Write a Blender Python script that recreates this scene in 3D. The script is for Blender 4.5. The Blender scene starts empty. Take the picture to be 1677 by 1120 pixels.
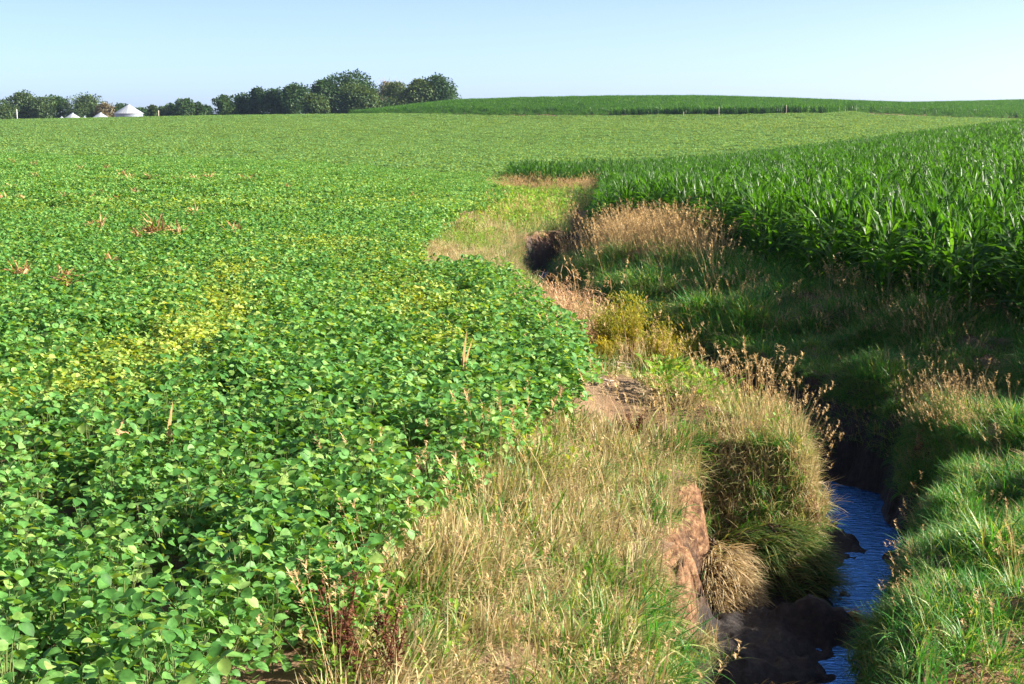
import bpy, math, numpy as np
from mathutils import Vector
rad = math.radians
rng = np.random.default_rng(7)
sc = bpy.context.scene

# ------------------------------------------------------------------ camera
F = 2329.0; U0, V0 = 838.5, 560.0; H = 3.2
PITCH = math.atan(360.0 / F)
cam_d = bpy.data.cameras.new('camera'); cam = bpy.data.objects.new('camera', cam_d)
sc.collection.objects.link(cam); sc.camera = cam
cam_d.sensor_width = 36; cam_d.lens = 50; cam_d.clip_start = 0.05; cam_d.clip_end = 9000
cam.location = (0, 0, H); cam.rotation_euler = (math.pi / 2 - PITCH, 0, 0)
# ------------------------------------------------------------------ light
SUN_EL, SUN_AZ = rad(30), rad(-3)          # azimuth measured from +X (right of the view) towards +Y
w = bpy.data.worlds.new('World'); sc.world = w; w.use_nodes = True
nt = w.node_tree; nt.nodes.clear()
sky = nt.nodes.new('ShaderNodeTexSky'); sky.sky_type = 'NISHITA'; sky.sun_disc = False
sky.sun_elevation = SUN_EL; sky.sun_rotation = math.pi / 2 - SUN_AZ
sky.altitude = 300; sky.air_density = 0.3; sky.dust_density = 1.5; sky.ozone_density = 0.9
bg = nt.nodes.new('ShaderNodeBackground'); bg.inputs[1].default_value = 0.12
wo = nt.nodes.new('ShaderNodeOutputWorld')
nt.links.new(sky.outputs[0], bg.inputs[0]); nt.links.new(bg.outputs[0], wo.inputs[0])
sd = bpy.data.lights.new('sun', 'SUN'); sd.energy = 5.0; sd.angle = rad(0.5); sd.color = (1.0, 0.915, 0.78)
sun = bpy.data.objects.new('sun', sd); sc.collection.objects.link(sun)
sdir = Vector((math.cos(SUN_EL) * math.cos(SUN_AZ), math.cos(SUN_EL) * math.sin(SUN_AZ), math.sin(SUN_EL)))
sun.rotation_euler = sdir.to_track_quat('Z', 'Y').to_euler()
sun.location = (40, 0, 40)
sc.view_settings.view_transform = 'Standard'; sc.view_settings.look = 'None'
sc.view_settings.exposure = 1.55; sc.view_settings.gamma = 1.0
sc.cycles.max_bounces = 6; sc.cycles.diffuse_bounces = 1; sc.cycles.glossy_bounces = 2
sc.cycles.transmission_bounces = 4; sc.cycles.transparent_max_bounces = 4

# ------------------------------------------------------------------ helpers
def tag(o, label=None, cat=None, group=None, kind=None):
    if label: o['label'] = label
    if cat: o['category'] = cat
    if group: o['group'] = group
    if kind: o['kind'] = kind
    return o

def link(name, me, parent=None, loc=(0, 0, 0), rot=(0, 0, 0)):
    o = bpy.data.objects.new(name, me); sc.collection.objects.link(o)
    o.location = loc; o.rotation_euler = rot
    if parent: o.parent = parent
    return o

def empty(name, loc, rz=0, s=1.0):
    o = bpy.data.objects.new(name, None); sc.collection.objects.link(o)
    o.location = loc; o.rotation_euler = (0, 0, rz); o.scale = (s, s, s); o.empty_display_size = .1
    return o

def mesh(name, v, f, mats, rnd=None, smooth=True, midx=None):
    """v (n,3), f list of face arrays (m,k)"""
    me = bpy.data.meshes.new(name)
    fs = f if isinstance(f, list) else [f]
    v = np.ascontiguousarray(v, np.float32)
    loops = np.concatenate([np.asarray(a).ravel() for a in fs]).astype(np.int32)
    sizes = np.concatenate([np.full(len(a), np.asarray(a).shape[1]) for a in fs]).astype(np.int32)
    me.vertices.add(len(v)); me.vertices.foreach_set('co', v.ravel())
    me.loops.add(len(loops)); me.loops.foreach_set('vertex_index', loops)
    me.polygons.add(len(sizes))
    me.polygons.foreach_set('loop_start', np.concatenate([[0], np.cumsum(sizes)[:-1]]).astype(np.int32))
    me.polygons.foreach_set('loop_total', sizes)
    me.polygons.foreach_set('use_smooth', np.full(len(sizes), smooth))
    if midx is not None: me.polygons.foreach_set('material_index', np.asarray(midx, np.int32))
    for m in (mats if isinstance(mats, (list, tuple)) else [mats]): me.materials.append(m)
    if rnd is not None:
        a = me.attributes.new('rnd', 'FLOAT', 'POINT'); a.data.foreach_set('value', np.asarray(rnd, np.float32))
    me.update(calc_edges=True); me.validate()
    return me

class G:
    """collects geometry"""
    def __init__(s): s.v = []; s.q = []; s.t = []; s.r = []; s.n = 0
    def add(s, v, q=None, t=None, r=0.5):
        v = np.asarray(v, float).reshape(-1, 3)
        s.v.append(v)
        if q is not None and len(q): s.q.append(np.asarray(q) + s.n)
        if t is not None and len(t): s.t.append(np.asarray(t) + s.n)
        s.r.append(np.broadcast_to(np.asarray(r, float), (len(v),)) if np.ndim(r) == 0 else np.asarray(r, float))
        s.n += len(v); return s
    def mesh(s, name, mats, smooth=True):
        f = []
        if s.q: f.append(np.concatenate(s.q))
        if s.t: f.append(np.concatenate(s.t))
        return mesh(name, np.concatenate(s.v), f, mats, np.concatenate(s.r), smooth)

PROF = {'grass': lambda t: np.clip((1 - t) ** .7, .04, 1) * np.clip(.6 + t * 2, 0, 1),
        'corn': lambda t: np.clip((1 - t) ** .75, .02, 1) * np.clip(.55 + t * 1.8, 0, 1),
        'bean': lambda t: np.interp(t, [0, .12, .25, .45, .7, .88, 1], [.10, .62, .9, 1, .78, .38, .03]),
        'oval': lambda t: np.clip(np.sin(np.clip(t * .94 + .03, 0, 1) * math.pi), .05, 1)}
def strips(g, p, phi, th0, bend, L, W, roll=0, nseg=4, fold=0.0, prof='grass', rnd=None, wave=0.0, bpow=1.0):
    """N curved leaves. p (N,3) bases, phi azimuth, th0 angle from vertical at base, bend extra angle at the tip"""
    N = len(p); A = lambda a: np.broadcast_to(np.asarray(a, float), (N,))
    phi, th0, bend, L, W, roll = map(A, (phi, th0, bend, L, W, roll))
    rnd = rng.random(N) if rnd is None else A(rnd)
    t = np.linspace(0, 1, nseg + 1)
    th = th0[:, None] + bend[:, None] * t[None, :] ** bpow
    tm = (th[:, 1:] + th[:, :-1]) / 2
    hor = np.concatenate([np.zeros((N, 1)), np.cumsum(np.sin(tm), 1)], 1) * (L / nseg)[:, None]
    ver = np.concatenate([np.zeros((N, 1)), np.cumsum(np.cos(tm), 1)], 1) * (L / nseg)[:, None]
    c, s = np.cos(phi)[:, None], np.sin(phi)[:, None]
    C = np.stack([p[:, 0:1] + c * hor, p[:, 1:2] + s * hor, p[:, 2:3] + ver], -1)
    side = np.stack([-s + 0 * hor, c + 0 * hor, 0 * hor], -1)
    nrm = np.stack([-c * np.cos(th), -s * np.cos(th), np.sin(th)], -1)
    cr, sr = np.cos(roll)[:, None, None], np.sin(roll)[:, None, None]
    side, nrm = side * cr + nrm * sr, nrm * cr - side * sr
    wd = (W[:, None] / 2 * PROF[prof](t)[None, :])[..., None]
    wv = (wave * W)[:, None, None] * np.sin(t * 19 + rnd[:, None] * 40)[..., None] if wave else 0
    a = C + side * wd + nrm * (fold * wd + wv); b = C - side * wd + nrm * (fold * wd - wv)
    if fold:
        V = np.stack([a, C, b], 2); k = 3
    else:
        V = np.stack([a, b], 2); k = 2
    idx = np.arange(N * (nseg + 1) * k).reshape(N, nseg + 1, k)
    q = []
    for j in range(k - 1):
        q.append(np.stack([idx[:, :-1, j], idx[:, 1:, j], idx[:, 1:, j + 1], idx[:, :-1, j + 1]], -1).reshape(-1, 4))
    g.add(V.reshape(-1, 3), q=np.concatenate(q), r=np.repeat(rnd, (nseg + 1) * k))
    return C[:, -1]

def tube(g, pts, r, n=6, rnd=.5):
    pts = np.asarray(pts, float); m = len(pts); r = np.broadcast_to(np.asarray(r, float), (m,))
    d = np.gradient(pts, axis=0); d /= np.linalg.norm(d, axis=1)[:, None] + 1e-9
    ref = np.where(np.abs(d[:, 2:3]) > .9, np.array([[1, 0, 0]]), np.array([[0, 0, 1.]]))
    x = np.cross(d, ref); x /= np.linalg.norm(x, axis=1)[:, None]; y = np.cross(d, x)
    a = np.linspace(0, 2 * math.pi, n, endpoint=False)
    V = pts[:, None] + r[:, None, None] * (x[:, None] * np.cos(a)[None, :, None] + y[:, None] * np.sin(a)[None, :, None])
    i = np.arange(m * n).reshape(m, n); j = np.roll(i, -1, 1)
    q = np.stack([i[:-1], j[:-1], j[1:], i[1:]], -1).reshape(-1, 4)
    g.add(V.reshape(-1, 3), q=q, r=rnd)

# value noise
_P = rng.random((256, 256))
def vnoise(x, y):
    x = np.asarray(x, float); y = np.asarray(y, float)
    xi = np.floor(x).astype(int); yi = np.floor(y).astype(int); fx = x - xi; fy = y - yi
    fx = fx * fx * (3 - 2 * fx); fy = fy * fy * (3 - 2 * fy)
    g_ = lambda a, b: _P[a & 255, b & 255]
    return (g_(xi, yi) * (1 - fx) + g_(xi + 1, yi) * fx) * (1 - fy) + (g_(xi, yi + 1) * (1 - fx) + g_(xi + 1, yi + 1) * fx) * fy
def fbm(x, y, o=3):
    s = 0; a = .5
    for k in range(o): s = s + a * (vnoise(x * 2 ** k + 13 * k, y * 2 ** k + 7 * k) - .5); a *= .5
    return s * 2
def sst(a, b, x):
    t = np.clip((x - a) / (b - a), 0, 1); return t * t * (3 - 2 * t)

# ------------------------------------------------------------------ plan of the place
def seg_dist(x, y, P):
    d = np.full(np.shape(x), 1e9)
    for (ax, ay), (bx, by) in zip(P[:-1], P[1:]):
        ex, ey = bx - ax, by - ay
        t = np.clip(((x - ax) * ex + (y - ay) * ey) / (ex * ex + ey * ey), 0, 1)
        d = np.minimum(d, np.hypot(x - ax - t * ex, y - ay - t * ey))
    return d
def inside(x, y, P):
    x = np.asarray(x, float); c = np.zeros(x.shape, bool); n = len(P)
    for i in range(n):
        (ax, ay), (bx, by) = P[i], P[(i + 1) % n]
        if ay == by: continue
        c ^= ((ay > y) != (by > y)) & (x < (bx - ax) * (y - ay) / (by - ay) + ax)
    return c
DL = [(.9, -8), (.7, 5), (.82, 9), (.95, 10.5), (1.3, 12.3), (1.62, 13.9), (1.8, 14.9), (1.8, 15.9), (2.05, 16.2), (2.45, 15.7),
      (3.0, 15.6), (3.35, 16.4), (3.2, 17.6), (2.9, 18.6), (2.45, 19.6), (1.5, 21.2), (1.05, 22.8), (.6, 26.5), (.2, 30), (.0, 34),
      (-.05, 39), (.1, 45), (.6, 49), (1.9, 51.5), (2.1, 55), (2.3, 62), (3.2, 75), (2.4, 90), (.6, 104), (-1.5, 112)]
DR = [(2.5, -8), (2.5, 5), (2.95, 9.3), (3.35, 10.7), (4.4, 13.3), (5.05, 15), (5.7, 17), (5.8, 19), (5.3, 20.6), (4.8, 22.2),
      (4.1, 24), (3.4, 26), (2.8, 28.5), (2.35, 31.5), (1.95, 35), (1.6, 40), (1.7, 45.5), (2.3, 47.5), (2.8, 50.5), (3.0, 55), (3.4, 62), (4.6, 75), (4.2, 90), (2.6, 106), (.2, 113)]
DITCH = DL + DR[::-1]
def uxy(x, y):
    """image column of a direction in plan"""
    yy = np.maximum(y, 1e-3); return U0 + F * np.clip(x / yy, -.7, .75)
tanv = lambda v: math.tan(PITCH + math.atan((v - V0) / F))
def zc(d, v, h): return H - tanv(v) * d * 1.0 - h
COLS = {
 -800: [(10, 0), (60, 0), (110, 0), (130, -.3), (170, -.5), (260, .8), (340, 2.6), (410, zc(410, 196, .6)), (470, 2.0), (700, 0), (4000, 0)],
 0: [(10, 0), (60, 0), (110, -.05), (130, zc(130, 252, .6)), (170, zc(170, 243, .6)), (240, zc(240, 226, .6)), (320, zc(320, 208, .6)), (405, zc(405, 196.5, .6)), (430, 3.2), (480, 1.5), (700, 0), (4000, 0)],
 400: [(10, 0), (60, -.1), (100, -.35), (130, zc(130, 262, .6)), (160, zc(160, 255, .6)), (240, zc(240, 230, .6)), (320, zc(320, 206, .6)), (400, zc(400, 188.5, .6)), (430, 4.6), (480, 3), (700, 0), (4000, 0)],
 600: [(10, 0), (60, -.4), (100, -.9), (130, zc(130, 272, .6)), (165, zc(165, 260, .6)), (240, zc(240, 233, .6)), (320, zc(320, 206, .6)), (385, zc(385, 186, .6)), (410, zc(410, 181.5, 1.8)), (460, 5.5), (520, 4), (700, 0), (4000, 0)],
 740: [(10, 0), (35, -.1), (60, -.8), (100, -1.5), (130, -2.1), (165, zc(165, 264, .6)), (240, zc(240, 236, .6)), (320, zc(320, 208, .6)), (375, zc(375, 190, .6)), (430, zc(430, 160.5, 1.8)), (460, 8), (560, 5), (800, 0), (4000, 0)],
 850: [(10, 0), (30, -.02), (40, -.3), (60, -1.05), (100, -1.95), (120, -2.2), (160, zc(160, 266, .6)), (240, zc(240, 238, .6)), (320, zc(320, 209, .6)), (372, zc(372, 191.5, .6)), (440, zc(440, 155.5, 1.8)), (480, 8), (560, 5), (800, 0), (4000, 0)],
 1000: [(10, 0), (30, 0), (40, -.25), (60, -.95), (100, -1.8), (120, -2.1), (160, zc(160, 264, .6)), (240, zc(240, 236, .6)), (320, zc(320, 207, .6)), (370, zc(370, 191.5, .6)), (445, zc(445, 152, 1.8)), (490, 8), (560, 5), (800, 0), (4000, 0)],
 1150: [(10, 0), (25, 0), (40, -.15), (60, -.6), (100, -1.35), (130, -1.75), (180, zc(180, 250, .6)), (250, zc(250, 226, .6)), (320, zc(320, 203, .6)), (362, zc(362, 185, .6)), (445, zc(445, 152.5, 1.8)), (490, 8), (560, 5), (800, 0), (4000, 0)],
 1300: [(10, 0), (25, 0), (40, -.05), (60, -.25), (100, -.6), (140, -1.0), (190, zc(190, 236, .6)), (250, zc(250, 218, .6)), (320, zc(320, 197, .6)), (365, zc(365, 180, .6)), (450, zc(450, 158.5, 1.8)), (500, 7), (560, 5), (800, 0), (4000, 0)],
 1480: [(10, 0), (25, 0), (40, .1), (60, .15), (100, .25), (150, .3), (210, zc(210, 216, .6)), (290, zc(290, 202, .6)), (350, zc(350, 187.5, .6)), (370, zc(370, 183, .6)), (470, zc(470, 166, 1.8)), (520, 6), (600, 5), (800, 0), (4000, 0)],
 1677: [(10, 0), (25, .05), (40, .3), (60, .6), (100, 1.1), (150, 1.75), (210, 1.7), (290, 2.6), (350, zc(350, 194, .6)), (370, zc(370, 190, .6)), (470, zc(470, 160.5, 1.8)), (520, 8), (600, 6), (800, 0), (4000, 0)],
 2500: [(10, 0), (25, .1), (40, .5), (60, 1.0), (100, 2), (150, 2.8), (210, 3), (290, 3.6), (370, 6), (470, 9), (560, 8), (700, 4), (4000, 0)]}
_lu = np.array(sorted(COLS)); _ld = np.linspace(math.log(8), math.log(4000), 260)
_T = np.array([np.interp(np.exp(_ld), *np.array(COLS[u], float).T) for u in _lu])
_k = np.exp(-np.linspace(-2, 2, 9) ** 2); _k /= _k.sum()
_T = np.array([np.convolve(np.pad(r, 4, 'edge'), _k, 'valid') for r in _T])
_uu = np.linspace(-800, 2500, 331)
_T2 = np.array([np.interp(_uu, _lu, _T[:, j]) for j in range(len(_ld))]).T
_k2 = np.exp(-np.linspace(-2, 2, 13) ** 2); _k2 /= _k2.sum()
_T2 = np.array([np.convolve(np.pad(_T2[:, j], 6, 'edge'), _k2, 'valid') for j in range(len(_ld))]).T
def base(x, y):
    d = np.maximum(y, np.hypot(x, y) * .55); u = uxy(x, np.maximum(y, np.hypot(x, y) * .3))
    a = np.clip((u + 800) / 10, 0, 329.999); b = np.clip((np.log(np.maximum(d, 8)) - _ld[0]) / (_ld[1] - _ld[0]), 0, 258.999)
    ai = a.astype(int); bi = b.astype(int); fa = a - ai; fb = b - bi
    z = (_T2[ai, bi] * (1 - fa) + _T2[ai + 1, bi] * fa) * (1 - fb) + (_T2[ai, bi + 1] * (1 - fa) + _T2[ai + 1, bi + 1] * fa) * fb
    return z
def bump(x, y, cx, cy, rx, ry, a=0):
    c, s = math.cos(a), math.sin(a); dx, dy = x - cx, y - cy
    return np.exp(-(((dx * c + dy * s) / rx) ** 2 + ((-dx * s + dy * c) / ry) ** 2) * 1.2)
def Z(x, y):
    x = np.asarray(x, float); y = np.asarray(y, float)
    z = base(x, y)
    z = z + fbm(x / 1.3, y / 1.3) * .07 + fbm(x / 60, y / 60, 2) * .5 * sst(90, 200, y) * (1 - sst(330, 380, y))
    near = (y < 118) & (y > -9) & (x > -9) & (x < 20)
    if not near.any(): return z
    xn, yn, zn = x[near], y[near], z[near]
    jx = xn + fbm(xn * 1.6, yn * 1.6) * .30 + fbm(xn * 6, yn * 6) * .10; jy = yn + fbm(xn * 1.6 + 40, yn * 1.6) * .30
    dl = seg_dist(jx, jy, DL); dr = seg_dist(jx, jy, DR); ins = inside(jx, jy, DITCH)
    far = sst(45, 65, yn)
    # outside the ditch: banks lean towards it
    leftside = dl < dr
    bl = .42 * (1 - far * .4) * (1 - sst(0, 2.0, dl)) * sst(23, 18, yn)
    lump = fbm(xn * .9, yn * .9, 3) + .5 * fbm(xn * 1.9 + 9, yn * 1.5)
    br = (.62 - .2 * far) * (1 - sst(0, 2.4, dr)) + .10 * (1 - sst(1.5, 3.4, dr)) + 0.0
    out = np.where(leftside, bl, br - .5 * lump * (1 - sst(1.8, 3.0, dr)))
    # near right bank dips towards the camera
    out = out + np.where(~leftside, 1.0 * sst(11.2, 7.5, yn), 0) + np.where(leftside, .35 * sst(9.5, 7, yn) * (1 - sst(.4, 1.6, dl)), 0)
    # inside: down to the bed
    top = np.where(dl < dr, .42 * sst(23, 18, yn) + .1, .62)
    wl = np.where(yn < 15.4, .42, .5); wr = .95
    fr = np.minimum(sst(0, 1, dl / wl), sst(0, 1, (dr / wr)))
    fr = np.clip(fr + .12 * fbm(xn * 2.2, yn * 2.2) * (fr > .02) * (fr < .98), 0, 1)
    bed = np.where(yn < 60, -2.06, zn - 1.0) * (1 - sst(55, 70, yn)) + (zn - 1.0) * sst(55, 70, yn)
    bars = (.34 * bump(xn, yn, 2.1, 13.2, 1.0, .9) + .3 * bump(xn, yn, 1.6, 12.6, .9, .9) + .36 * bump(xn, yn, 2.5, 15.0, 1.0, 1.0) + .30 * bump(xn, yn, 3.85, 17.2, .42, 1.1, .2)
            + .42 * bump(xn, yn, 3.15, 13.75, .55, .2, -.3) + .24 * bump(xn, yn, 1.9, 12.2, .8, .5) + .3 * bump(xn, yn, 4.3, 20.5, .5, .7)
            + .12 * fbm(xn * 3, yn * 3) + .09 * fbm(xn * 9, yn * 5))
    bed = bed + np.where(yn < 60, bars, 0)
    zt = zn - top
    zi = zt + (bed - zt) * fr + np.where(leftside, .15, .05) * fbm(xn * 7, yn * 7) * (fr > 0) * (fr < 1)
    zn2 = np.where(ins, zi, zn - out)
    # side gully in the right bank, and the crack behind the near-left bank
    zn2 = zn2 - .55 * bump(xn, yn, 6.0, 19.6, .9, .3, .5) * (yn > 16)
    zn2 = zn2 - .35 * bump(xn, yn, 5.1, 26.5, 1.6, .5, -.5)
    zn2 = zn2 + .45 * bump(xn, yn, 3.0, 37, 1.0, 3.5, .25) + .35 * bump(xn, yn, 3.0, 31, .8, 1.3, .4) + .3 * bump(xn, yn, 3.9, 26.5, .7, 1.0, .4) + .3 * bump(xn, yn, 2.3, 36, .5, 1.3)
    z = z.copy(); z[near] = np.maximum(zn2, -2.3)
    return z
def slope(x, y, e=.06):
    gx = (Z(x + e, y) - Z(x - e, y)) / (2 * e); gy = (Z(x, y + e) - Z(x, y - e)) / (2 * e)
    return gx, gy
_cp, _sp = math.cos(PITCH), math.sin(PITCH)
def project(x, y, z):
    dz = z - H; depth = y * _cp - dz * _sp; up = y * _sp + dz * _cp
    depth = np.where(depth < .1, .1, depth)
    return U0 + F * x / depth, V0 - F * up / depth
def hit(u, v, h=0.0):
    """first point of the ground (raised by h) seen at a place of the photo"""
    dx, dy = (u - U0) / F, -(v - V0) / F
    dirv = np.array([dx, _cp + dy * _sp, -_sp + dy * _cp])
    t = np.exp(np.linspace(math.log(3), math.log(900), 5000))
    X, Y, Zr = dirv[0] * t, dirv[1] * t, H + dirv[2] * t
    b = np.nonzero(Zr < Z(X, Y) + h)[0]
    i = b[0] if len(b) else len(t) - 1
    return float(X[i]), float(Y[i])
def on(u, v, h=0.0):
    x, y = hit(u, v, h); return x, y, float(Z(np.array([x]), np.array([y]))[0])

# ------------------------------------------------------------------ materials
def nodes(name):
    m = bpy.data.materials.new(name); m.use_nodes = True; t = m.node_tree; t.nodes.clear()
    return m, t, t.nodes.new('ShaderNodeOutputMaterial')
def N_(t, typ, **k):
    n = t.nodes.new(typ)
    for a, b in k.items(): setattr(n, a, b)
    return n
def ramp(t, stops, fac):
    r = t.nodes.new('ShaderNodeValToRGB'); e = r.color_ramp.elements
    while len(e) < len(stops): e.new(.5)
    for i, (p, c) in enumerate(stops): e[i].position = p; e[i].color = (*c, 1)
    t.links.new(fac, r.inputs[0]); return r.outputs[0]
def foliage(name, A, B=None, rough=.5, spec=.4, trans=.35, tcol=1.6, tr_=(1.3, 1, .3)):
    m, t, out = nodes(name); L = t.links.new
    a = N_(t, 'ShaderNodeAttribute', attribute_name='rnd'); oi = N_(t, 'ShaderNodeObjectInfo')
    mx = N_(t, 'ShaderNodeMath', operation='MULTIPLY_ADD'); L(oi.outputs['Random'], mx.inputs[0]); mx.inputs[1].default_value = .35
    sc_ = N_(t, 'ShaderNodeMath', operation='MULTIPLY'); L(a.outputs['Fac'], sc_.inputs[0]); sc_.inputs[1].default_value = .65
    L(sc_.outputs[0], mx.inputs[2])
    st = lambda C: [(i / (len(C) - 1), c) for i, c in enumerate(C)]
    col = ramp(t, st(A), mx.outputs[0])
    if B:
        tn = N_(t, 'ShaderNodeAttribute', attribute_name='tint', attribute_type='INSTANCER')
        # each leaf turns on its own: compare leaf value with tint
        ad = N_(t, 'ShaderNodeMath', operation='ADD'); L(tn.outputs['Fac'], ad.inputs[0]); L(a.outputs['Fac'], ad.inputs[1])
        mr = N_(t, 'ShaderNodeMapRange'); mr.inputs[1].default_value = .65; mr.inputs[2].default_value = 1.45
        L(ad.outputs[0], mr.inputs[0])
        mi = N_(t, 'ShaderNodeMix', data_type='RGBA'); L(mr.outputs[0], mi.inputs[0]); L(col, mi.inputs[6])
        L(ramp(t, st(B), mx.outputs[0]), mi.inputs[7]); col = mi.outputs[2]
    tc = N_(t, 'ShaderNodeTexCoord'); nz = N_(t, 'ShaderNodeTexNoise'); nz.inputs['Scale'].default_value = 28; nz.inputs['Detail'].default_value = 2; L(tc.outputs['Object'], nz.inputs['Vector'])
    vr = N_(t, 'ShaderNodeMapRange'); vr.inputs[1].default_value = .3; vr.inputs[2].default_value = .7; vr.inputs[3].default_value = .72; vr.inputs[4].default_value = 1.25; L(nz.outputs[0], vr.inputs[0])
    vm = N_(t, 'ShaderNodeMix', data_type='RGBA', blend_type='MULTIPLY'); vm.inputs[0].default_value = 1; L(col, vm.inputs[6]); L(vr.outputs[0], vm.inputs[7]); col = vm.outputs[2]
    p = N_(t, 'ShaderNodeBsdfPrincipled'); L(col, p.inputs['Base Color']); p.inputs['Roughness'].default_value = rough
    p.inputs['Specular IOR Level'].default_value = spec
    tr = N_(t, 'ShaderNodeBsdfTranslucent')
    hs = N_(t, 'ShaderNodeMix', data_type='RGBA', blend_type='MULTIPLY'); hs.inputs[0].default_value = 1
    L(col, hs.inputs[6]); hs.inputs[7].default_value = (tcol * tr_[0], tcol * tr_[1], tcol * tr_[2], 1); L(hs.outputs[2], tr.inputs[0])
    ms = N_(t, 'ShaderNodeMixShader'); ms.inputs[0].default_value = trans
    L(p.outputs[0], ms.inputs[1]); L(tr.outputs[0], ms.inputs[2]); L(ms.outputs[0], out.inputs[0])
    return m
def plain(name, c1, c2, scale=4, rough=.8, bumpy=.3, metal=0, detail=5):
    m, t, out = nodes(name); L = t.links.new
    tc = N_(t, 'ShaderNodeTexCoord'); nz = N_(t, 'ShaderNodeTexNoise'); nz.inputs['Scale'].default_value = scale; nz.inputs['Detail'].default_value = detail
    L(tc.outputs['Object'], nz.inputs['Vector'])
    p = N_(t, 'ShaderNodeBsdfPrincipled'); L(ramp(t, [(.35, c1), (.65, c2)], nz.outputs[0]), p.inputs['Base Color'])
    p.inputs['Roughness'].default_value = rough; p.inputs['Metallic'].default_value = metal; p.inputs['Specular IOR Level'].default_value = .25
    if bumpy:
        b = N_(t, 'ShaderNodeBump'); b.inputs['Strength'].default_value = bumpy; b.inputs['Distance'].default_value = .05
        L(nz.outputs[0], b.inputs['Height']); L(b.outputs[0], p.inputs['Normal'])
    L(p.outputs[0], out.inputs[0]); return m

M = {}
M['bean'] = foliage('soybean_leaf', [(.042, .14, .026), (.080, .225, .045), (.13, .32, .075), (.21, .41, .12)], [(.20, .36, .045), (.32, .44, .07), (.44, .48, .13)], rough=.5, spec=.30, trans=.34)
M['beanfar'] = foliage('soybean_leaf_far', [(.075, .18, .045), (.12, .26, .07), (.18, .35, .10)], [(.18, .34, .04), (.30, .40, .06), (.38, .40, .10)], rough=.5, spec=.4, trans=.30)
M['stem'] = plain('green_stem', (.10, .16, .04), (.18, .20, .07), 8, .7, 0)
M['corn'] = foliage('corn_leaf', [(.014, .052, .007), (.028, .092, .010), (.054, .145, .016), (.09, .20, .026)], rough=.42, spec=.42, trans=.45, tcol=2.0, tr_=(1.0, 1, .28))
M['corn_dry'] = foliage('dry_corn_leaf', [(.30, .16, .06), (.50, .31, .14), (.66, .47, .26)], rough=.7, spec=.2, trans=.3, tcol=1.1, tr_=(1.08, 1, .75))
M['grass'] = foliage('grass_blade', [(.035, .12, .02), (.07, .20, .025), (.13, .30, .035), (.24, .36, .07)], [(.30, .31, .11), (.46, .42, .20), (.60, .53, .32)], rough=.5, spec=.35, trans=.35, tr_=(1.15, 1, .42))
M['lush'] = foliage('lush_grass_blade', [(.022, .12, .022), (.045, .20, .028), (.09, .30, .035), (.20, .38, .06)], [(.30, .30, .09), (.48, .42, .18)], rough=.45, spec=.45, trans=.38, tr_=(1.15, 1, .42))
M['dry'] = foliage('dry_grass_blade', [(.24, .17, .08), (.44, .33, .18), (.60, .46, .28), (.70, .60, .42)], [(.14, .24, .04), (.30, .34, .08)], rough=.65, spec=.2, trans=.3, tcol=1.2, tr_=(1.08, 1, .75))
M['seed'] = foliage('seed_head', [(.36, .23, .10), (.55, .39, .19), (.68, .51, .29)], rough=.8, spec=.1, trans=.3, tcol=1.2, tr_=(1.08, 1, .75))
M['gold'] = foliage('yellow_weed_foliage', [(.12, .20, .02), (.26, .30, .03), (.42, .38, .05), (.40, .30, .08)], rough=.6, spec=.2, trans=.35, tcol=1.3)
M['weed'] = foliage('pale_green_weed_leaf', [(.08, .20, .02), (.15, .32, .03), (.26, .42, .05)], [(.20, .34, .04), (.36, .40, .08)], rough=.5, spec=.3, trans=.35, tr_=(1.15, 1, .42))
M['dock'] = foliage('red_dock_seed', [(.07, .025, .016), (.12, .045, .026), (.18, .08, .045)], rough=.8, spec=.1, trans=.1)
M['deadstalk'] = plain('dead_stalk', (.30, .19, .10), (.50, .36, .22), 9, .8, .2)
M['sodmix'] = foliage('matted_mixed_grass', [(.03, .09, .02), (.06, .15, .03), (.16, .19, .06), (.34, .28, .13), (.46, .38, .22)], rough=.6, spec=.2, trans=.25, tr_=(1.15, 1, .42))
M['tree1'] = foliage('tree_leaf_dark', [(.018, .055, .018), (.035, .085, .024), (.060, .12, .034)], rough=.55, spec=.3, trans=.25)
M['tree2'] = foliage('tree_leaf_olive', [(.035, .075, .026), (.07, .125, .04), (.12, .17, .06)], rough=.6, spec=.25, trans=.25)
M['tree3'] = foliage('tree_leaf_brownish', [(.10, .09, .05), (.16, .14, .08), (.20, .18, .11)], rough=.7, spec=.2, trans=.2)
M['bark'] = plain('bark', (.09, .07, .05), (.17, .14, .11), 3, .9, .4)
M['soilblock'] = plain('clay_sod_soil', (.035, .022, .016), (.10, .06, .04), 5, .9, .6)

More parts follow.
